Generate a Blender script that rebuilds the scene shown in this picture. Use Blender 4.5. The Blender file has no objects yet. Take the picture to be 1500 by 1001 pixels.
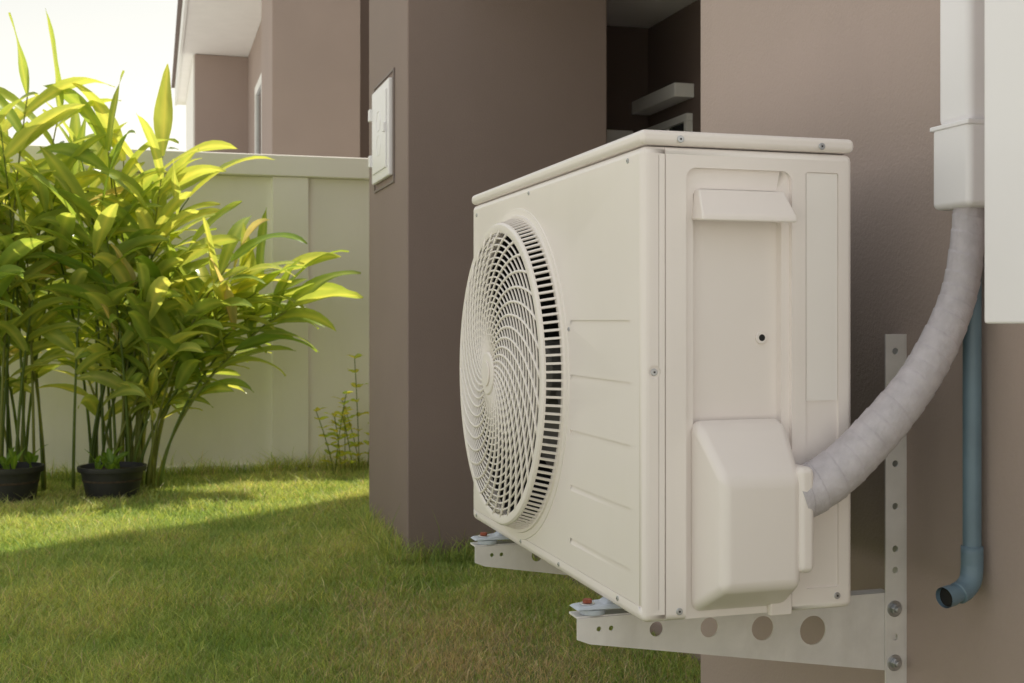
import bpy, bmesh, math, random
import numpy as np
from mathutils import Vector, Matrix
random.seed(7); rng=np.random.default_rng(11)
ZO=1.0   # geometry below is written relative to eye level; ground is at z=0 world
S=bpy.context.scene
COL=S.collection

# ---------------------------------------------------------------- materials
def nmat(name):
    m=bpy.data.materials.new(name); m.use_nodes=True
    nt=m.node_tree; b=nt.nodes['Principled BSDF']; return m,nt,b
def pmat(name,col,rough=.5,metal=0,var=.08,vscale=6,bump=0,bscale=200,stain=0,scol=(.1,.1,.08),spec=.5,stretch=(1,1,1)):
    m,nt,b=nmat(name); N=nt.nodes; L=nt.links
    tc=N.new('ShaderNodeTexCoord'); mp=N.new('ShaderNodeMapping'); mp.inputs['Scale'].default_value=stretch
    L.new(tc.outputs['Object'],mp.inputs[0])
    n=N.new('ShaderNodeTexNoise'); n.inputs['Scale'].default_value=vscale; n.inputs['Detail'].default_value=6
    L.new(mp.outputs[0],n.inputs['Vector'])
    r=N.new('ShaderNodeMapRange'); r.inputs[1].default_value=.3; r.inputs[2].default_value=.7
    r.inputs[3].default_value=1-var; r.inputs[4].default_value=1+var
    L.new(n.outputs[0],r.inputs[0])
    mx=N.new('ShaderNodeVectorMath'); mx.operation='SCALE'; mx.inputs[0].default_value=col[:3]
    L.new(r.outputs[0],mx.inputs['Scale'])
    out=mx.outputs[0]
    if stain>0:
        n2=N.new('ShaderNodeTexNoise'); n2.inputs['Scale'].default_value=2.3; n2.inputs['Detail'].default_value=9
        n2.inputs['Roughness'].default_value=.7
        mp2=N.new('ShaderNodeMapping'); mp2.inputs['Scale'].default_value=(3,3,.6)
        L.new(tc.outputs['Object'],mp2.inputs[0]); L.new(mp2.outputs[0],n2.inputs['Vector'])
        cr=N.new('ShaderNodeMapRange'); cr.inputs[1].default_value=.52; cr.inputs[2].default_value=.78; cr.inputs[4].default_value=stain
        L.new(n2.outputs[0],cr.inputs[0])
        mm=N.new('ShaderNodeMix'); mm.data_type='RGBA'; L.new(cr.outputs[0],mm.inputs[0])
        L.new(out,mm.inputs[6]); mm.inputs[7].default_value=(*scol,1); out=mm.outputs[2]
    L.new(out,b.inputs['Base Color'])
    rr=N.new('ShaderNodeMapRange'); rr.inputs[3].default_value=max(0,rough-.08); rr.inputs[4].default_value=min(1,rough+.08)
    L.new(n.outputs[0],rr.inputs[0]); L.new(rr.outputs[0],b.inputs['Roughness'])
    b.inputs['Metallic'].default_value=metal; b.inputs['Specular IOR Level'].default_value=spec
    if bump>0:
        n3=N.new('ShaderNodeTexNoise'); n3.inputs['Scale'].default_value=bscale; n3.inputs['Detail'].default_value=3
        L.new(tc.outputs['Object'],n3.inputs['Vector'])
        bp=N.new('ShaderNodeBump'); bp.inputs['Strength'].default_value=bump; bp.inputs['Distance'].default_value=.003
        L.new(n3.outputs[0],bp.inputs['Height']); L.new(bp.outputs[0],b.inputs['Normal'])
    return m
def leafmat(name,trans=.4,rough=.45):
    m,nt,b=nmat(name); N=nt.nodes; L=nt.links
    at=N.new('ShaderNodeAttribute'); at.attribute_name='Col'
    L.new(at.outputs['Color'],b.inputs['Base Color']); b.inputs['Roughness'].default_value=rough
    b.inputs['Specular IOR Level'].default_value=.4
    tr=N.new('ShaderNodeBsdfTranslucent')
    sc=N.new('ShaderNodeVectorMath'); sc.operation='MULTIPLY'; sc.inputs[1].default_value=(1.9,1.65,.9)
    L.new(at.outputs['Color'],sc.inputs[0]); L.new(sc.outputs[0],tr.inputs[0])
    mx=N.new('ShaderNodeMixShader'); mx.inputs[0].default_value=trans
    L.new(b.outputs[0],mx.inputs[1]); L.new(tr.outputs[0],mx.inputs[2])
    L.new(mx.outputs[0],N['Material Output'].inputs[0]); return m

M={}
M['ac']=pmat('ac_paint',(.91,.845,.81),.34,var=.02,vscale=3,bump=.05,bscale=900,stain=.10,scol=(.78,.72,.66))
M['ac2']=pmat('ac_label',(.93,.885,.855),.5,var=.01)
M['grille']=pmat('grille_plastic',(.90,.84,.79),.42,var=.02)
M['black']=pmat('fan_interior',(.008,.0075,.0075),.7,var=.3)
M['blade']=pmat('fan_blade',(.16,.15,.14),.5)
M['zinc']=pmat('zinc_bolt',(.55,.56,.58),.35,metal=.9,var=.15,vscale=60)
M['rubber']=pmat('rubber_pad',(.55,.60,.68),.5,var=.1)
M['rust']=pmat('rust_cap',(.28,.07,.035),.7,var=.3,vscale=90)
M['bracket']=pmat('bracket_paint',(.80,.765,.75),.45,var=.06,vscale=25,stain=.35,scol=(.50,.43,.38))
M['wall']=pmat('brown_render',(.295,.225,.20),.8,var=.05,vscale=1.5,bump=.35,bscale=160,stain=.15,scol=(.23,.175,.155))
M['wall_lit']=pmat('brown_render_lit',(.46,.365,.325),.8,var=.05,vscale=1.5,bump=.35,bscale=160,stain=.2,scol=(.35,.275,.245))  # paler copy of the brown render; stronger skylight put into its colour
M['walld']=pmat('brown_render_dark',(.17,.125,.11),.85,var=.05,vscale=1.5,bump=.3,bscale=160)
M['wallf']=pmat('far_brown_render',(.38,.30,.27),.85,var=.05,vscale=1.5,bump=.3,bscale=120)
M['white']=pmat('white_trim',(.88,.87,.86),.5,var=.02)
M['soffit']=pmat('soffit_paint',(.92,.90,.87),.7,var=.02)
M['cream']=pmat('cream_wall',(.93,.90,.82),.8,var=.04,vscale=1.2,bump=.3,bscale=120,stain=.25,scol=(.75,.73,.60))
M['box']=pmat('white_enamel',(.93,.91,.93),.35,var=.01)
M['frame']=pmat('box_frame',(.24,.195,.18),.6)
M['glass']=pmat('dark_glass',(.05,.055,.06),.1,var=.05)
M['pvc']=pmat('blue_grey_pvc',(.15,.225,.285),.4,var=.12,vscale=14,stain=.4,scol=(.27,.31,.34))
M['tape']=pmat('insulation_tape',(.56,.525,.56),.55,var=.10,vscale=50,bump=.45,bscale=150,stain=.30,scol=(.42,.38,.40))
M['pot']=pmat('black_pot',(.03,.03,.032),.5,var=.2)
M['soil']=pmat('soil',(.06,.042,.028),.95,var=.4,vscale=40,bump=1,bscale=60)
M['roof']=pmat('roof_tile',(.16,.12,.11),.8,var=.1)
M['bounce_tile']=pmat('porch_bounce_tile',(.72,.69,.66),.4,var=.04)  # pale so the hidden porch floor reflects light up to the ceiling
M['bounce_conc']=pmat('bounce_concrete',(.65,.63,.61),.85,var=.08,vscale=2,bump=.4,bscale=90,stain=.15,scol=(.47,.45,.42))  # only for the added paving that bounces sunlight
M['leaf']=leafmat('leaf',.5,.27)
M['grassm']=leafmat('grass_blade',.38,.6)
# ground
g,nt,b=nmat('ground_grass'); N=nt.nodes;L=nt.links
tc=N.new('ShaderNodeTexCoord'); n=N.new('ShaderNodeTexNoise'); n.inputs['Scale'].default_value=3; n.inputs['Detail'].default_value=10
n2=N.new('ShaderNodeTexNoise'); n2.inputs['Scale'].default_value=60; n2.inputs['Detail'].default_value=6
L.new(tc.outputs['Object'],n.inputs['Vector']);L.new(tc.outputs['Object'],n2.inputs['Vector'])
cr=N.new('ShaderNodeValToRGB'); e=cr.color_ramp.elements; e[0].position=.35;e[0].color=(.16,.22,.06,1);e[1].position=.7;e[1].color=(.38,.34,.17,1)
ad=N.new('ShaderNodeMath'); ad.operation='MULTIPLY_ADD'; ad.inputs[1].default_value=.5; 
m2=N.new('ShaderNodeMath'); m2.operation='MULTIPLY'; m2.inputs[1].default_value=.5
L.new(n.outputs[0],m2.inputs[0]); L.new(n2.outputs[0],ad.inputs[0]); L.new(m2.outputs[0],ad.inputs[2]); L.new(ad.outputs[0],cr.inputs[0])
L.new(cr.outputs[0],b.inputs['Base Color']); b.inputs['Roughness'].default_value=.95
M['ground']=g

# ---------------------------------------------------------------- helpers
def empty(name):
    o=bpy.data.objects.new(name,None); o.empty_display_size=.1; COL.objects.link(o); return o
def mk(name,verts,faces,mat,parent=None,bevel=0,seg=3,smooth=False,recalc=True):
    me=bpy.data.meshes.new(name)
    me.from_pydata([(v[0],v[1],v[2]+ZO) for v in verts],[],faces)
    if recalc:
        bm=bmesh.new(); bm.from_mesh(me); bmesh.ops.recalc_face_normals(bm,faces=bm.faces); bm.to_mesh(me); bm.free()
    me.materials.append(mat)
    o=bpy.data.objects.new(name,me); COL.objects.link(o)
    if parent: o.parent=parent
    if smooth or bevel>0:
        me.polygons.foreach_set('use_smooth',[True]*len(me.polygons))
    if bevel>0:
        md=o.modifiers.new('b','BEVEL'); md.width=bevel; md.segments=seg; md.harden_normals=True; md.limit_method='ANGLE'; md.angle_limit=math.radians(25)
    return o
BF=[(0,1,3,2),(4,6,7,5),(0,4,5,1),(2,3,7,6),(0,2,6,4),(1,5,7,3)]
def bv(x0,x1,y0,y1,z0,z1): return [(x,y,z) for x in (x0,x1) for y in (y0,y1) for z in (z0,z1)]
def box(name,x0,x1,y0,y1,z0,z1,mat,parent=None,bevel=0,seg=3):
    return mk(name,bv(x0,x1,y0,y1,z0,z1),BF,mat,parent,bevel,seg)
def boxes(name,lst,mat,parent=None,bevel=0,seg=2):
    V=[];F=[]
    for l in lst:
        k=len(V); V+=bv(*l); F+=[tuple(i+k for i in f) for f in BF]
    return mk(name,V,F,mat,parent,bevel,seg)
def frame(axis):
    a=Vector(axis).normalized(); u=a.orthogonal().normalized(); return a,u,a.cross(u)
def cyl(name,c,axis,r,h,mat,parent=None,n=24,bevel=0,r2=None):
    a,u,w=frame(axis); c=Vector(c); r2=r if r2 is None else r2
    V=[];F=[]
    for k,(rr,t) in enumerate(((r,0),(r2,h))):
        for i in range(n):
            t_=2*math.pi*i/n; V.append(tuple(c+a*t+u*rr*math.cos(t_)+w*rr*math.sin(t_)))
    for i in range(n): F.append((i,(i+1)%n,n+(i+1)%n,n+i))
    F.append(tuple(range(n))[::-1]); F.append(tuple(range(n,2*n)))
    o=mk(name,V,F,mat,parent,bevel,2)
    if bevel==0:
        o.data.polygons.foreach_set('use_smooth',[len(p.vertices)==4 for p in o.data.polygons])
        o.data.set_sharp_from_angle(angle=math.radians(40))
    return o
def tube(pts,rad,n=8,closed=False,V=None,F=None,cap=True):
    V=[] if V is None else V; F=[] if F is None else F
    P=[Vector(p) for p in pts]; m=len(P); k0=len(V)
    up=None
    for i,p in enumerate(P):
        if closed: t=(P[(i+1)%m]-P[i-1])
        else: t=P[min(i+1,m-1)]-P[max(i-1,0)]
        t.normalize()
        if up is None: up=t.orthogonal().normalized()
        up=(up-t*up.dot(t)).normalized(); w=t.cross(up)
        r=rad[i] if hasattr(rad,'__len__') else rad
        for j in range(n):
            a=2*math.pi*j/n
            rr=r(i,a) if callable(r) else r
            V.append(tuple(p+up*rr*math.cos(a)+w*rr*math.sin(a)))
    for i in range(m if closed else m-1):
        for j in range(n):
            a=k0+i*n; b_=k0+((i+1)%m)*n
            F.append((a+j,a+(j+1)%n,b_+(j+1)%n,b_+j))
    if not closed and cap:
        F.append(tuple(k0+j for j in range(n))[::-1]); F.append(tuple(k0+(m-1)*n+j for j in range(n)))
    return V,F
def apply_mods(o):
    dg=bpy.context.evaluated_depsgraph_get(); ev=o.evaluated_get(dg)
    me=bpy.data.meshes.new_from_object(ev); old=o.data; o.modifiers.clear(); o.data=me; me.name=old.name
def cut(o,cutters):
    for c in cutters:
        md=o.modifiers.new('c','BOOLEAN'); md.operation='DIFFERENCE'; md.solver='EXACT'; md.object=c
    bpy.context.view_layer.update(); apply_mods(o)
    for c in cutters: bpy.data.objects.remove(c,do_unlink=True)
    o.data.set_sharp_from_angle(angle=math.radians(30))
    o.modifiers.new('wn','WEIGHTED_NORMAL').keep_sharp=True
def spline(pts,n):
    P=np.array(pts,float); m=len(P); out=[]
    for i in range(m-1):
        p0=P[max(i-1,0)];p1=P[i];p2=P[i+1];p3=P[min(i+2,m-1)]
        for t in np.linspace(0,1,n,endpoint=False):
            out.append(.5*((2*p1)+(-p0+p2)*t+(2*p0-5*p1+4*p2-p3)*t*t+(-p0+3*p1-3*p2+p3)*t**3))
    out.append(P[-1]); return out

# ---------------------------------------------------------------- ground
GS=[(-300,-300,-1),(300,-300,-1),(300,300,-1),(-300,300,-1)]
mk('ground',GS,[(0,1,2,3)],M['ground'])
DW=empty('added_bounce_paving')  # unseen paving, added to bounce sunlight into the shaded side
box('bounce_slab_west',-12,-2.05,-14,7.8,-1.05,-.985,M['bounce_conc'],DW,.01)
box('bounce_slab_south',-2.045,14,-14,-.9,-1.05,-.985,M['bounce_conc'],DW,.01)

# ---------------------------------------------------------------- our house
H=empty('brown_house'); HT=4.6; YS=.45  # near end cut short so sun reaches the added paving
W=M['wall']
box('side_wall',1.19,1.42,YS,2.49,-1.02,HT,M['wall_lit'],H,.006)
box('column',1.0,1.88,4.85,5.77,-1.02,HT,W,H,.008)
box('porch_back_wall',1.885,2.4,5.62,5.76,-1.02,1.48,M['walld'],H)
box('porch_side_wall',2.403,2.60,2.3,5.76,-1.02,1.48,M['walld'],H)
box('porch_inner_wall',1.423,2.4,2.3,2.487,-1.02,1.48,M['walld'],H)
box('porch_ceiling',1.2,2.6,2.495,5.76,1.482,1.62,M['soffit'],H)
box('porch_floor',1.50,2.4,2.495,5.61,-1.02,-.935,W,H,.01)
box('porch_bounce_tiles',1.505,2.4,2.5,5.6,-.934,-.925,M['bounce_tile'],H)  # hidden pale layer, added to bounce light onto the porch ceiling
box('upper_floor',1.193,2.6,2.492,5.74,1.622,HT-.01,W,H)
box('main_body',2.603,8,YS,7.1,-1.02,HT,W,H)
box('mid_body',1.423,2.6,YS+.003,2.297,-1.02,HT,W,H)
box('rear_body',2.0,2.6,5.775,7.1,-1.02,HT,W,H)
box('parapet',1.1,8.1,YS-.02,5.8,HT+.002,HT+.15,M['soffit'],H)
boxes('porch_window_frame',[(2.37,2.401,5.10,5.58,.93,.965),(2.37,2.401,5.10,5.13,.25,.928),(2.37,2.401,5.33,5.36,.25,.928),(2.37,2.401,5.55,5.58,.25,.928),(2.37,2.401,5.10,5.58,.215,.248)],M['white'],H)
box('porch_window_glass',2.385,2.3995,5.132,5.548,.25,.927,M['glass'],H)
box('porch_window_hood',2.30,2.401,5.08,5.60,1.035,1.10,M['white'],H,.005)
box('porch_ledge',2.0,2.25,5.45,5.61,.86,.93,M['white'],H,.005)

# meter box in column
MB=empty('meter_box')
boxes('recess_frame',[(.993,.999,5.115,5.60,1.086,1.096),(.993,.999,5.115,5.60,.60,.61),(.993,.999,5.115,5.127,.6103,1.0857),(.993,.999,5.588,5.60,.6103,1.0857)],M['frame'],MB)
box('door',.978,.9985,5.150,5.565,.635,1.06,M['box'],MB,.006)
box('door_panel',.972,.9775,5.19,5.525,.675,1.02,M['box'],MB,.003)
boxes('hinges',[(.962,.977,5.54,5.575,.93,.985),(.962,.977,5.54,5.575,.715,.77),(.962,.9715,5.19,5.215,.83,.87)],M['box'],MB,.003)
V=[];F=[]
for (cy,cz) in ((5.36,.90),(5.36,.79)):
    tube([(.9715,cy+.055*math.cos(a),cz+.05*math.sin(a)) for a in [math.pi/3*i for i in range(6)]],.0015,5,True,V,F)
mk('door_emboss',V,F,M['box'],MB)

# ---------------------------------------------------------------- neighbour house
Nh=empty('neighbor_house'); WF=M['wallf']
box('column',.93,1.66,10.0,11.0,-1.02,5.5,WF,Nh,.01)
box('recess_wall',1.663,3.0,10.9,11.1,-1.02,5.5,M['walld'],Nh)
box('side_wall',1.10,1.658,11.003,14.9,-1.02,3.21,WF,Nh)
box('far_block',.472,1.658,14.903,18.3,-1.02,3.21,WF,Nh,.01)
box('far_corner_trim',.455,.4715,14.95,18.25,-1.02,3.2,M['soffit'],Nh)
box('main_body',1.662,8,11.103,18.3,-1.02,5.5,WF,Nh)
box('eave_soffit',.33,1.657,11.0,18.5,3.213,3.25,M['soffit'],Nh)
box('fascia',.30,.328,8.9+2.1,18.52,3.20,3.47,M['white'],Nh)
mk('roof',[(.25,11,3.475),(.25,18.6,3.475),(1.657,18.6,4.1),(1.657,11,4.1),(1.657,18.6,3.475),(1.657,11,3.475)],[(0,1,2,3),(0,3,5),(1,4,2),(0,5,4,1)],M['roof'],Nh)
boxes('window_frame',[(1.06,1.098,11.7,11.8,.6,2.55),(1.06,1.098,13.3,13.4,.6,2.55),(1.06,1.098,11.803,13.297,2.45,2.55),(1.06,1.098,11.803,13.297,.6,.7),(1.06,1.098,12.5,12.58,.703,2.447)],M['white'],Nh)
box('window_glass',1.08,1.0985,11.803,13.297,.703,2.447,M['glass'],Nh)
YD=empty('added_bounce_yard')  # unseen paving behind the garden wall, added as a sunlight reflector
box('bounce_slab_rear',-12,.9,8.3,24,-1.05,-.985,M['bounce_conc'],YD,.01)

# ---------------------------------------------------------------- garden wall
GW=empty('garden_wall')
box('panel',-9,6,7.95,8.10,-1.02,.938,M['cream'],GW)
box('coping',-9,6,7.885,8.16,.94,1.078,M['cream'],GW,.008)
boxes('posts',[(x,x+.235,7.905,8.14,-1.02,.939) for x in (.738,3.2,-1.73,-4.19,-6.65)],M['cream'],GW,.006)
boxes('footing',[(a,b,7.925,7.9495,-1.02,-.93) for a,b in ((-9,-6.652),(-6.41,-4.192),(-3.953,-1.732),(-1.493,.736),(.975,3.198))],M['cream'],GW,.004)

# ---------------------------------------------------------------- AC unit
AC=empty('air_conditioner_outdoor_unit')
X0,X1,Y0,Y1,ZB,ZT=.66,1.0,1.567,2.507,-.428,.248
FY,FZ,FR=2.19,-.10,.296
body=box('cabinet',X0,X1,Y0,Y1,ZB,ZT,M['ac'],AC,.011,4)
apply_mods(body)
C=[]
C.append(cyl('c',(X0-.05,FY,FZ),(1,0,0),.283,.27,M['ac'],n=96))
def rbox(x0,x1,y0,y1,z0,z1,bev):
    n=6;V=[];F=[];pts=[]
    for (cx,cz,a0) in ((x1-bev,z1-bev,0),(x0+bev,z1-bev,90),(x0+bev,z0+bev,180),(x1-bev,z0+bev,270)):
        for i in range(n+1):
            a=math.radians(a0+90*i/n); pts.append((cx+bev*math.cos(a),cz+bev*math.sin(a)))
    m=len(pts)
    V=[(p[0],y0,p[1]) for p in pts]+[(p[0],y1,p[1]) for p in pts]
    F=[(i,(i+1)%m,m+(i+1)%m,m+i) for i in range(m)]+[tuple(range(m)),tuple(range(m,2*m))]
    return mk('c',V,F,M['ac'])
C.append(rbox(.7277,.897,Y0-.05,Y0+.008,-.60,.219,.016))
C.append(rbox(.742,.884,Y0-.05,Y0+.022,-.30,.19,.012))
C.append(rbox(.9195,.9745,Y0-.05,Y0+.003,-.395,.219,.004))
C.append(box('c',.6945,.6965,Y0-.02,Y0+.006,-.5,.3,M['ac']))
C.append(box('c',.6848,.6862,Y0-.02,Y0+.0025,-.41,.235,M['ac']))
C.append(cyl('c',(.679,Y0-.01,-.073),(0,1,0),.0095,.013,M['ac'],n=24))
for z in (0,-.09,-.181,-.272,-.36):
    xa=X0-.01; V=[(xa,1.611,z+.001),(xa,1.872,z+.001),(X0+.0045,1.872,z+.001),(X0+.0045,1.611,z+.001),(xa,1.611,z-.012),(xa,1.872,z-.012),(X0-.0015,1.872,z-.012),(X0-.0015,1.611,z-.012)]
    C.append(mk('c',V,[(0,1,2,3),(4,7,6,5),(0,4,5,1),(1,5,6,2),(2,6,7,3),(3,7,4,0)],M['ac']))
C.append(box('c',X0-.01,X0+.002,Y0-.05,Y1+.05,ZB+.022,ZB+.0235,M['ac']))
cut(body,C)
lid=box('lid',X0-.003,X1+.002,Y0-.003,Y1+.002,ZT+.0015,.271,M['ac'],AC,.009,4)
box('label_plate',.9215,.973,Y0+.0012,Y0+.0029,-.118,.2175,M['ac2'],AC)
box('coil',.985,1.002,Y0+.03,Y1-.03,ZB+.02,ZT-.02,M['black'],AC)
V=[];F=[];n=96
for x in (X0+.004,X0+.218):
    for i in range(n):
        a=2*math.pi*i/n; V.append((x,FY+.2815*math.cos(a),FZ+.2815*math.sin(a)))
F=[(i,(i+1)%n,n+(i+1)%n,n+i) for i in range(n)]+[tuple(range(n,2*n))]
mk('shroud_shade_liner',V,F,M['black'],AC,recalc=False)  # black sheet over the pale shroud; interior shade put into its colour
V=[];F=[]
for k in range(3):
    a0=2*math.pi*k/3+.4
    kk=len(V); nr,na=6,9
    for i in range(nr+1):
        rr=.06+.20*i/nr
        for j in range(na+1):
            a=a0+(j/na)*1.25+.5*i/nr; V.append((X0+.14-.075*(j/na)+.0*i,FY+rr*math.cos(a),FZ+rr*math.sin(a)))
    for i in range(nr):
        for j in range(na): F.append((kk+i*(na+1)+j,kk+i*(na+1)+j+1,kk+(i+1)*(na+1)+j+1,kk+(i+1)*(na+1)+j))
fb=mk('fan_blades',V,F,M['blade'],AC,smooth=True,recalc=False)
cyl('fan_hub',(X0+.05,FY,FZ),(1,0,0),.062,.12,M['blade'],AC,n=32,bevel=.008)
# grille
def gp(rho,a,extra=0):
    p=.034+.016*(1-(rho/.28)**2)
    return (X0-p-extra,FY+rho*math.cos(a),FZ+rho*math.sin(a))
V=[];F=[]
for rho in np.linspace(.05,.268,19):
    tube([gp(rho,2*math.pi*i/96) for i in range(96)],.0020,5,True,V,F)
for k in range(34):
    a0=2*math.pi*k/34
    tube([gp(r,a0+1.7*(r/.28)**.8,.0008) for r in np.linspace(.036,.272,22)],.0028,5,False,V,F)
mk('grille_wires',V,F,M['grille'],AC,smooth=True)
def lathe(prof,n=128,name='l',mat=None,bev=0):
    V=[];F=[];m=len(prof)
    for i in range(n):
        a=2*math.pi*i/n
        for r,p in prof: V.append((X0-p,FY+r*math.cos(a),FZ+r*math.sin(a)))
    for i in range(n):
        for j in range(m):
            a=i*m;b_=((i+1)%n)*m
            F.append((a+j,a+(j+1)%m,b_+(j+1)%m,b_+j))
    o=mk(name,V,F,mat,AC,smooth=True); o.data.set_sharp_from_angle(angle=math.radians(35)); return o
lathe([(.268,.0325),(.268,.037),(.272,.0385),(.2815,.0375),(.285,.034),(.285,.031),(.281,.030)],name='grille_rim',mat=M['grille'])
lathe([(.284,-.006),(.284,.003),(.288,.0055),(.299,.0055),(.3005,.002),(.312,.0015),(.3135,-.001)],name='grille_base_ring',mat=M['grille'])
V=[];F=[]
for k in range(128):
    a=2*math.pi*k/128; w=.0020
    ca,sa=math.cos(a),math.sin(a)
    q=[]
    for (r,p) in ((.2925,.003),(.2955,.003),(.2845,.034),(.2815,.034)):
        for s in (-1,1): q.append((X0-p,FY+r*ca-s*w*sa,FZ+r*sa+s*w*ca))
    kk=len(V);V+=q
    for f in ((0,1,3,2),(2,3,5,4),(4,5,7,6),(6,7,1,0),(0,2,4,6),(1,7,5,3)): F.append(tuple(kk+i for i in f))
mk('grille_slats',V,F,M['grille'],AC)
cyl('grille_hub',(X0-.047,FY,FZ),(-1,0,0),.041,.009,M['grille'],AC,n=48,bevel=.004)
cyl('grille_hub_boss',(X0-.056,FY,FZ),(-1,0,0),.024,.003,M['grille'],AC,n=48,bevel=.0014)
# handle hood
V=[(.744,Y0+.02,.190),(.882,Y0+.02,.190),(.744,Y0-.006,.188),(.882,Y0-.006,.188),(.738,Y0-.030,.150),(.889,Y0-.030,.150),(.738,Y0-.031,.141),(.889,Y0-.031,.141),(.740,Y0+.02,.146),(.886,Y0+.02,.146)]
F=[(0,1,3,2),(2,3,5,4),(4,5,7,6),(6,7,9,8),(8,9,1,0),(0,2,4,6,8),(1,9,7,5,3)]
mk('handle_hood',V,F,M['ac'],AC,.0035,3)
# valve cover
yb=Y0+.015
V=[(.738,yb,-.140),(.886,yb,-.140),(.738,yb,-.422),(.886,yb,-.422),
   (.738,Y0-.012,-.150),(.882,Y0-.012,-.150),(.738,Y0-.012,-.408),(.886,Y0-.012,-.408),
   (.752,Y0-.070,-.222),(.873,Y0-.070,-.222),(.752,Y0-.070,-.374),(.873,Y0-.070,-.374)]
F=[(0,1,5,4),(2,6,7,3),(0,4,6,2),(1,3,7,5),(4,5,9,8),(6,10,11,7),(4,8,10,6),(5,7,11,9),(8,9,11,10),(0,2,3,1)]
vc=mk('valve_cover',V,F,M['ac'],AC,.013,5)
box('pipe_collar',.868,.894,Y0-.072,Y0+.004,-.356,-.206,M['ac'],AC,.010,5)
box('cover_lower_tab',.86,.895,Y0-.004,Y0+.007,-.43,-.40,M['ac'],AC,.002)
def screw(x,y,z,axis,r=.0055,par=AC):
    cyl('screw',(x,y,z),axis,r,.0022,M['zinc'],par,n=16,bevel=.0009)
    a,u,w=frame(axis); c=Vector((x,y,z))+a*.0024
    cyl('screw_slot',tuple(c),axis,r*.35,.0003,M['black'],par,n=4)
for (x,z) in ((.717,.258),(.944,.257),(.717,-.414),(.972,-.408)):
    screw(x,Y0-(.0035 if z>.2 else -.0005),z,(0,-1,0),.0052)
screw(.679,Y0+.0028,-.073,(0,-1,0),.0052)
cyl('side_screw_boss',(.858,Y0+.0225,-.025),(0,-1,0),.0095,.004,M['ac'],AC,n=24,bevel=.0015)
cyl('side_screw_hole',(.858,Y0+.0188,-.025),(0,-1,0),.005,.0006,M['black'],AC,n=16)
for (y,z) in ((1.878,-.014),(1.66,-.412),(1.93,-.414),(2.15,-.414),(2.47,-.414),(2.47,.225),(1.62,.232),(2.1,.234)):
    screw(X0+.0005,y,z,(-1,0,0),.0038)

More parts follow.
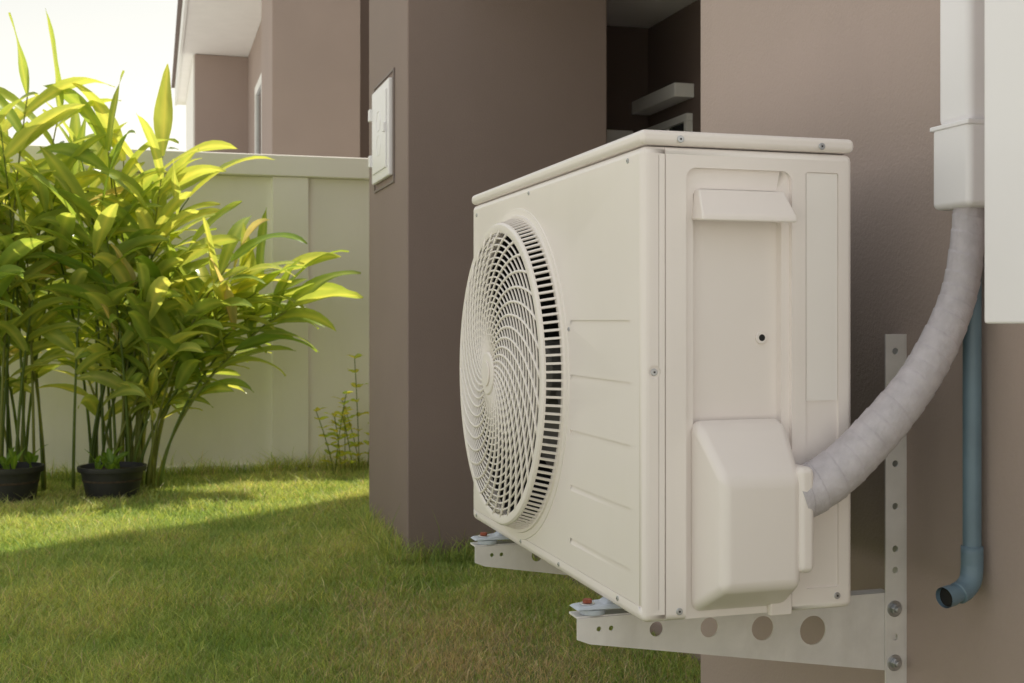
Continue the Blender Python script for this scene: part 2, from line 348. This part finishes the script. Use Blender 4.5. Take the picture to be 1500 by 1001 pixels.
# ---------------------------------------------------------------- brackets
def bracket(name,ya,far):
    B=empty(name)
    t=.003
    xs0,xs1=.615,1.172
    V=[(xs0,ya,-.452),(xs1,ya,-.447),(xs1,ya,-.578),(xs0+.02,ya,-.492),(xs0,ya,-.484)]
    V=V+[(v[0],ya+t,v[2]) for v in V]
    F=[(0,1,2,3,4),(9,8,7,6,5)]+[(i,5+i,5+(i+1)%5,(i+1)%5) for i in range(5)]
    p=mk('arm_plate',V,F,M['bracket'],B)
    C=[cyl('c',(x,ya-.02,z),(0,1,0),r,.05,M['bracket'],n=32) for x,z,r in ((.745,-.477,.0115),(.835,-.481,.0155),(.928,-.489,.0195),(1.018,-.499,.0235),(.67,-.470,.004),(.65,-.470,.004))]
    cut(p,C)
    box('arm_flange',xs0,1.17,ya+.0032,ya+.038,-.4525,-.4495,M['bracket'],B)
    mk('arm_lower_flange',[(xs0+.02,ya+.0032,-.490),(1.17,ya+.0032,-.576),(1.17,ya+.014,-.576),(xs0+.02,ya+.014,-.490),(xs0+.02,ya+.0032,-.492),(1.17,ya+.0032,-.578),(1.17,ya+.014,-.578),(xs0+.02,ya+.014,-.492)],[(0,1,2,3),(4,7,6,5),(0,4,5,1),(2,6,7,3),(0,3,7,4),(1,5,6,2)],M['bracket'],B)
    V=bv(1.150,1.186,ya-.0045,ya-.0015,-.66,-.022)
    r=mk('rail',V,BF,M['bracket'],B)
    C=[cyl('c',(1.168,ya-.03,z),(0,1,0),.0056,.06,M['bracket'],n=16) for z in (-.05,-.097,-.165,-.235,-.305,-.375,-.41,-.52,-.635)]
    cut(r,C)
    box('rail_flange',1.1865,1.1895,ya-.0045,ya+.034,-.66,-.022,M['bracket'],B)
    for z in (-.473,-.562):
        cyl('bolt_washer',(1.166,ya-.0046,z),(0,-1,0),.0135,.002,M['zinc'],B,n=24,bevel=.0006)
        cyl('bolt_head',(1.166,ya-.0066,z),(0,-1,0),.009,.007,M['zinc'],B,n=6,bevel=.001)
        cyl('bolt_end',(1.166,ya-.0136,z),(0,-1,0),.005,.005,M['zinc'],B,n=12,bevel=.001)
    for xf in (.645,.985):
        cyl('rubber_pad',(xf,ya+.016,-.4493),(0,0,1),.020,.009,M['rubber'],B,n=24,bevel=.002)
        V=[(xf-.032,ya-.004,-.4395),(xf+.06,ya-.008,-.4395),(xf+.06,ya+.044,-.4395),(xf-.032,ya+.036,-.4395),
           (xf-.026,ya,-.4355),(xf+.06,ya-.003,-.4295),(xf+.06,ya+.038,-.4295),(xf-.026,ya+.032,-.4355)]
        mk('unit_foot',V,[(0,3,2,1),(4,5,6,7),(0,1,5,4),(1,2,6,5),(2,3,7,6),(3,0,4,7)],M['rubber'],B,.002,2)
        if xf<.7:
            mk('foot_gusset',[(xf+.012,ya+.002,-.434),(xf+.045,ya,-.434),(xf+.045,ya+.032,-.434),(xf+.012,ya+.03,-.434),(xf+.034,ya+.006,-.420),(xf+.048,ya+.004,-.418),(xf+.048,ya+.028,-.418),(xf+.034,ya+.026,-.420)],[(0,3,2,1),(4,5,6,7),(0,1,5,4),(1,2,6,5),(2,3,7,6),(3,0,4,7)],M['rubber'],B,.002,2)
            cyl('foot_washer',(xf-.008,ya+.016,-.4345),(0,0,1),.012,.002,M['zinc'],B,n=20,bevel=.0006)
            cyl('foot_bolt',(xf-.008,ya+.016,-.4325),(0,0,1),.0075,.006,M['rust'],B,n=6,bevel=.001)
            cyl('foot_bolt_tail',(xf-.008,ya+.016,-.479),(0,0,1),.0045,.028,M['rust'],B,n=10)
    return B
bracket('wall_bracket',1.712,False)
bracket('wall_bracket',2.315,True)

# ---------------------------------------------------------------- insulated pipe
PI=empty('insulated_pipe')
pts=[(.880,1.530,-.252),(.905,1.528,-.243),(.952,1.520,-.211),(1.013,1.512,-.152),(1.070,1.507,-.086),(1.115,1.507,-.016),(1.143,1.508,.05),(1.156,1.510,.12),(1.160,1.512,.19),(1.160,1.512,.24)]
P=spline(pts,50); m=len(P)
cum=[0]
for i in range(1,m): cum.append(cum[-1]+float(np.linalg.norm(P[i]-P[i-1])))
tot=cum[-1]; NS=48
nz=rng.normal(0,1,(m,NS)); 
for _ in range(6): nz=(nz+np.roll(nz,1,0)+np.roll(nz,-1,0)+np.roll(nz,1,1)+np.roll(nz,-1,1))/5
def rr(i,a):
    s=cum[i]; base=.037-.0140*min(1,(s/tot)*1.15)
    ph=(s/.026+a/(2*math.pi)+.22*math.sin(s*47))%1.0
    return base*(1+.010*math.sin(s*45)+.008*math.sin(a*3+s*20))+.0013*ph-.0008+nz[i,int(a/(2*math.pi)*NS+.5)%NS]*.0006
V,F=tube(P,[rr]*m,NS)
mk('tape_wrap',V,F,M['tape'],PI,smooth=True)

# duct cover
DC=empty('pipe_duct_cover')
box('duct_body',1.134,1.189,1.478,1.552,.29,2.6,M['box'],DC,.012,4)
box('duct_end_cap',1.128,1.1893,1.470,1.558,.166,.292,M['box'],DC,.010,4)
boxes('duct_seam',[(1.126,1.1894,1.4685,1.5595,.285,.2925)],M['box'],DC,.002)
cyl('cap_screw_recess',(1.176,1.4712,.205),(0,-1,0),.0075,.0015,M['box'],DC,n=20,bevel=.0006)
cyl('cap_screw',(1.176,1.4694,.205),(0,-1,0),.004,.0012,M['frame'],DC,n=12)
EB=empty('electrical_cabinet')
box('cabinet_body',1.045,1.189,.86,1.315,0.0,.75,M['box'],EB,.006,3)
box('cabinet_door',1.035,1.0445,.855,1.32,-.004,.754,M['box'],EB,.004,3)

# drain pipe
DP=empty('drain_pipe')
q=spline([(1.166,1.512,.16),(1.166,1.512,-.05),(1.166,1.512,-.25),(1.166,1.512,-.355)],10)+spline([(1.166,1.512,-.362),(1.163,1.510,-.382),(1.152,1.508,-.396),(1.134,1.505,-.402),(1.110,1.500,-.405)],6)[0:]
V,F=tube(q,.0135,20,cap=False)
mk('pipe',V,F,M['pvc'],DP,smooth=True)
V,F=tube([(1.166,1.512,-.335),(1.166,1.512,-.345),(1.166,1.512,-.362)]+[tuple(p) for p in spline([(1.166,1.512,-.364),(1.162,1.510,-.384),(1.150,1.508,-.397),(1.136,1.505,-.402)],6)],.0162,20)
mk('elbow',V,F,M['pvc'],DP,smooth=True)
V,F=tube([(1.124,1.503,-.4035),(1.108,1.4995,-.4055)],.0155,20,cap=False); 
mk('outlet_lip',V,F,M['pvc'],DP,smooth=True)
cyl('outlet_inside',(1.1125,1.5005,-.405),(1,.1,.02),.0132,.003,M['black'],DP,n=20)

# ---------------------------------------------------------------- lawn grass (one object)
def blocked(x,y):
    return ((x>1.0)&(y>4.84)&(y<5.78))|((x>1.18)&(y<2.49))|((x>1.5)&(y<5.8))|((x>2)) | (y>7.92)
def lawn():
    sets=[(150000,-1.5,1.5,2.3,4.2,.0014,1.0),(130000,-2.0,1.5,4.2,6.0,.0018,1.0),(110000,-2.04,1.9,6.0,7.93,.0024,1.0),(25000,-2.04,-1.5,-.88,4.2,.003,1.1),(25000,-1.5,1.2,-.88,2.3,.003,1.0)]
    VV=[];CC=[]
    for n,xa,xb,ya,yb,w,hs in sets:
        x=rng.uniform(xa,xb,n); y=rng.uniform(ya,yb,n)
        k=~blocked(x,y); x=x[k];y=y[k];n=len(x)
        nzv=(np.sin(x*3.1+1.3*np.sin(y*2.3))*np.sin(y*2.7+1.1*np.sin(x*3.7))+.6*np.sin(x*9+y*4)*np.sin(y*11-x*5)+.35*np.sin(x*27+3*np.sin(y*13))*np.sin(y*31+x*8))
        h=(.034+.024*rng.random(n)**1.5+.012*nzv)*hs*1.0
        h=np.clip(h,.014,.1)
        tall=rng.random(n)<.04; h[tall]*=1.7
        near=((y>7.75)|((x>.90)&(y>4.7)&(y<5.9))|((y>4.70)&(y<4.86)&(x>.98)))&(rng.random(n)<.6); h[near]*=rng.uniform(1.2,3.0,near.sum())
        dry=np.exp(-(((x-.95)/.38)**2+((y-3.3)/.7)**2)) + .6*np.exp(-(((x-.2)/.3)**2+((y-3.9)/.3)**2))*(nzv>0)+.4*np.exp(-(((x-.75)/.15)**2+((y-4.1)/.2)**2))
        h*=1-.35*np.clip(dry,0,1)
        az=rng.uniform(0,2*np.pi,n); lean=h*rng.uniform(.15,1.2,n)
        dx=np.cos(az)*lean; dy=np.sin(az)*lean
        fa=rng.uniform(0,np.pi,n); wx=np.cos(fa)*w*rng.uniform(.6,1.3,n); wy=np.sin(fa)*w
        z0=np.full(n,-1.002)
        V=np.zeros((n,5,3))
        V[:,0]=np.stack([x-wx,y-wy,z0],1); V[:,1]=np.stack([x+wx,y+wy,z0],1)
        V[:,2]=np.stack([x-wx*.8+dx*.35,y-wy*.8+dy*.35,z0+h*.6],1); V[:,3]=np.stack([x+wx*.8+dx*.35,y+wy*.8+dy*.35,z0+h*.6],1)
        V[:,4]=np.stack([x+dx,y+dy,z0+h*(.95)],1)
        g1=np.array([.25,.39,.10]);g2=np.array([.62,.66,.23]);dr=np.array([.76,.65,.42])
        t=np.clip(.42+.22*nzv+rng.normal(0,.30,n),0,1)[:,None]
        c=g1*(1-t)+g2*t
        pd=np.clip(.08+.75*dry+.07*nzv,0,.9); isd=(rng.random(n)<pd)[:,None]
        c=np.where(isd,dr*rng.uniform(.5,1.1,(n,1)),c)
        c=c*rng.uniform(.65,1.25,(n,1))
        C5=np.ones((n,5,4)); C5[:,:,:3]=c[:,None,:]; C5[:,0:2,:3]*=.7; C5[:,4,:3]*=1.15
        VV.append(V);CC.append(C5)
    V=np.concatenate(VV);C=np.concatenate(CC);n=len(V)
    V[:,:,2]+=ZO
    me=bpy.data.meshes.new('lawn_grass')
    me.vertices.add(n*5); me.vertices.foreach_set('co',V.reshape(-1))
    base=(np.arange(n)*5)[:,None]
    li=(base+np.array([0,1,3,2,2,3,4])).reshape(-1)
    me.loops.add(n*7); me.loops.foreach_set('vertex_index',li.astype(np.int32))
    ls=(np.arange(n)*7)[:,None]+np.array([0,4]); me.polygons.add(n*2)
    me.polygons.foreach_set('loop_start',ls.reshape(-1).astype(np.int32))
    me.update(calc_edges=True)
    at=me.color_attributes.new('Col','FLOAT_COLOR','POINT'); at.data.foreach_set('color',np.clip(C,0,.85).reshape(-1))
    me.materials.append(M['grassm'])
    o=bpy.data.objects.new('lawn_grass',me); COL.objects.link(o)
lawn()

# ---------------------------------------------------------------- leafy plants
class Buf:
    def __init__(s): s.V=[];s.F=[];s.C=[]
    def obj(s,name,mat,parent):
        o=mk(name,s.V,s.F,mat,parent,smooth=True,recalc=False)
        at=o.data.color_attributes.new('Col','FLOAT_COLOR','POINT')
        at.data.foreach_set('color',np.array([(*c,1) for c in s.C],dtype=float).reshape(-1)); return o
def leaf(B,p,d,length,width,droop,col,fold=.25,ns=10,twist=.5):
    p=Vector(p); d=Vector(d).normalized(); k=len(B.V)
    pos=p.copy(); tw=random.uniform(-twist,twist); tw0=random.uniform(-twist,twist); wav=random.uniform(0,6)
    for i in range(ns+1):
        t=i/ns
        w=width*.5*(math.sin(math.pi*min(1,(t*.93+.05))**.85)**.8 if t<1 else 0)
        if t>=1: w=.0004
        side=d.cross(Vector((0,0,1)))
        if side.length<.05: side=Vector((1,0,0))
        side.normalize(); up=side.cross(d).normalized()
        a=tw0+tw*t; side2=side*math.cos(a)+up*math.sin(a); up2=up*math.cos(a)-side*math.sin(a)
        wv=.07*width*math.sin(t*9+wav)
        for q in (-1,-.5,0,.5,1):
            B.V.append(tuple(pos+side2*w*q+up2*(fold*w*abs(q)**1.2+wv*q)))
            c=[x*(1.0+.16*math.sin(14*t*math.pi+abs(q)*6)*.5) for x in col]
            if q==0: c=[min(1,col[0]*1.5),min(1,col[1]*1.3),col[2]*1.4]
            B.C.append(tuple(c))
        pos=pos+d*(length/ns)
        d=(d+Vector((0,0,-1))*droop*(.3+t)*(1.6/ns)).normalized()
    for i in range(ns):
        for j in range(4):
            a=k+i*5+j; B.F.append((a,a+1,a+6,a+5))
def ginger(name,cx,cy,n,spread,h0,h1,lx,ly,lvar,seed,lmin=.36,lmax=.56):
    random.seed(seed); E=empty(name); LB=Buf(); SB=Buf()
    for s in range(n):
        bx=cx+random.gauss(0,spread); by=min(7.78,cy+random.gauss(0,spread*.5))
        h=random.uniform(h0,h1)
        lean=Vector((lx+random.gauss(0,lvar),ly+random.gauss(0,lvar*.45),0))
        if by+lean.y>7.7: lean.y=7.7-by
        hh=h*(1-.12*lean.length)
        def P(t): return Vector((bx,by,-1))+lean*(t**1.7)+Vector((0,0,hh*(t-.10*t**3)))
        pl=[P(i/14) for i in range(15)]
        k=len(SB.V); tube(pl,[.0095-.006*(i/14) for i in range(15)],7,False,SB.V,SB.F)
        cs=random.choice([(.18,.25,.07),(.28,.32,.10),(.12,.18,.045)]); SB.C+=[cs]*(len(SB.V)-k)
        az=random.choice([0,math.pi])+random.gauss(0,.7)
        nl=random.randint(8,11); t0=random.uniform(.30,.46)
        tone=random.random()
        for j in range(nl):
            t=t0+(1-t0)*(j/(nl-1)); p=P(t); tg=(P(min(1,t+.03))-P(t-.03)).normalized()
            a=az+math.pi*j+random.gauss(0,.35)
            out=Vector((math.cos(a),math.sin(a)*.8,0))
            up=.45+.65*t if j<nl-1 else 1.6
            d=tg*up+out*random.uniform(.7,1.05)*(1 if j<nl-1 else .6)
            L=random.uniform(lmin,lmax)*(1.0 if j>1 else .7); 
            if p.y+out.y*L*.7>7.85: d.y=-abs(d.y)*.5
            r=random.random()*.6+tone*.4
            c=[.18+.34*r,.31+.27*r,.05+.11*r]
            if random.random()<.02: c=[.50,.46,.22]
            leaf(LB,p,d,L,L*random.uniform(.18,.235),random.uniform(.45,1.35),c,random.uniform(.1,.45),10,.9)
    LB.obj('leaves',M['leaf'],E); SB.obj('stems',M['leaf'],E)
ginger('ginger_plant',-.74,7.25,24,.18,1.45,2.6,-.02,-.1,.28,3)
ginger('ginger_plant',-.22,7.35,24,.12,1.2,2.25,.14,-.12,.27,5)
ginger('ginger_plant',-1.35,7.2,14,.2,1.5,2.3,-.1,-.1,.3,8)
ginger('ginger_plant',-.10,7.3,12,.10,1.15,1.65,.58,-.2,.14,21)

# pots
def pot(cx,cy,r,h):
    E=empty('plant_pot'); V=[];F=[];n=40
    prof=[(.74*r,0),(.95*r,h*.86),(1.03*r,h*.86),(1.05*r,h*.9),(1.05*r,h),(.97*r,h),(.95*r,h*.86),(.93*r,h*.84),(.7*r,.01)]
    for i in range(n):
        a=2*math.pi*i/n
        for rr_,z in prof: V.append((cx+rr_*math.cos(a),cy+rr_*math.sin(a),-1+z))
    m=len(prof)
    for i in range(n):
        for j in range(m): a=i*m;b_=((i+1)%n)*m; F.append((a+j,b_+j,b_+(j+1)%m,a+(j+1)%m))
    o=mk('pot_shell',V,F,M['pot'],E,smooth=True); o.data.set_sharp_from_angle(angle=math.radians(30))
    cyl('soil',(cx,cy,-1+h*.6),(0,0,1),r*.9,h*.26,M['soil'],E,n=32)
    B=Buf()
    for s in range(5):
        a=random.uniform(0,6.28); p=Vector((cx+random.gauss(0,r*.3),cy+random.gauss(0,r*.3),-1+h*.84))
        for k in range(4):
            a+=1.7; leaf(B,p+Vector((0,0,.02*k)),(math.cos(a),math.sin(a),random.uniform(.8,2)),random.uniform(.06,.13),.035,.6,(.15,.27,.04),.2,6)
    B.obj('seedling',M['leaf'],E)
pot(-.22,6.98,.175,.20)
pot(-.745,6.95,.17,.22)

# weed next to column
def weed(cx,cy,h,seed,n=7):
    random.seed(seed); E=empty('garden_weed'); LB=Buf(); SB=Buf()
    for s in range(n):
        lean=Vector((random.gauss(0,.12),random.gauss(0,.08),0)); hh=h*random.uniform(.5,1)
        b0=Vector((cx+random.gauss(0,.04),cy+random.gauss(0,.04),-1))
        pl=[b0+lean*(i/8)**1.5+Vector((0,0,hh*i/8)) for i in range(9)]
        k=len(SB.V); tube(pl,.003,5,False,SB.V,SB.F); SB.C+=[(.2,.26,.08)]*(len(SB.V)-k)
        for i in range(2,9):
            for q in range(3):
                a=random.uniform(0,6.28); leaf(LB,pl[i],(math.cos(a),math.sin(a),.5),random.uniform(.04,.09),.032,.6,(.38+.12*random.random(),.48+.08*random.random(),.10),.2,5)
    LB.obj('leaves',M['leaf'],E); SB.obj('stems',M['leaf'],E)
weed(1.15,7.55,.60,4,5)
weed(1.28,7.75,.85,9,3)

# distant tree line behind the houses
random.seed(44)
E=empty('distant_trees'); LB=Buf(); TB=Buf()
for (tx,ty,th) in ((-14,42,5),(-9,46,6.2),(-4,48,7),(-19,44,4.6),(-1.5,40,6.2),(-25,46,5.0)):
    k=len(TB.V); tube([(tx,ty,-1),(tx+.2,ty,th*.5),(tx+.1,ty,th*.8)],[.25,.15,.05],7,False,TB.V,TB.F); TB.C+=[(.1,.08,.06)]*(len(TB.V)-k)
    for c in range(16):
        q=Vector((tx+random.gauss(0,1.5),ty+random.gauss(0,1.2),th*random.uniform(.35,.95)-1))
        tube([(tx+.1,ty,th*.4),tuple(q)],[.07,.02],4,False,TB.V,TB.F); TB.C+=[(.1,.08,.06)]*8
        for l in range(70):
            p=q+Vector((random.gauss(0,.5),random.gauss(0,.5),random.gauss(0,.35)))
            a=random.uniform(0,6.28); g=random.random()
            leaf(LB,p,(math.cos(a),math.sin(a),random.uniform(-.3,.8)),.38,.2,.4,(.06+.06*g,.10+.06*g,.03),.2,3)
LB.obj('crown',M['leaf'],E); TB.obj('trunks',M['leaf'],E)

# ---------------------------------------------------------------- light
el=math.radians(60); az=math.radians(58)
w=bpy.data.worlds.new("World"); S.world=w; w.use_nodes=True
nt=w.node_tree; bg=nt.nodes['Background']
sky=nt.nodes.new('ShaderNodeTexSky'); sky.sky_type='NISHITA'; sky.sun_disc=False
sky.sun_elevation=el; sky.sun_rotation=az; sky.air_density=4.0; sky.dust_density=.3; sky.ozone_density=2.0
hs=nt.nodes.new('ShaderNodeHueSaturation'); hs.inputs['Saturation'].default_value=.15
nt.links.new(sky.outputs[0],hs.inputs['Color']); nt.links.new(hs.outputs[0],bg.inputs[0])
bg.inputs[1].default_value=.15
sd=bpy.data.lights.new('sun','SUN'); sd.energy=5; sd.angle=math.radians(.6); sd.color=(1,.94,.85)
so=bpy.data.objects.new('sun',sd); COL.objects.link(so)
dv=-Vector((math.sin(az)*math.cos(el),math.cos(az)*math.cos(el),math.sin(el)))
so.rotation_euler=dv.to_track_quat('-Z','Y').to_euler(); so.location=(5,5,12)

# ---------------------------------------------------------------- camera
cd=bpy.data.cameras.new('camera'); co=bpy.data.objects.new('camera',cd); COL.objects.link(co)
cd.sensor_width=36; cd.lens=42.14; cd.shift_y=-.0203; cd.clip_end=1000; cd.clip_start=.05
co.location=(0,0,ZO); co.rotation_euler=(math.radians(90),0,-math.radians(16.64))
cd.dof.use_dof=True; cd.dof.focus_distance=1.95; cd.dof.aperture_fstop=14
S.camera=co
S.view_settings.view_transform='Standard'; S.view_settings.look='None'; S.view_settings.exposure=0
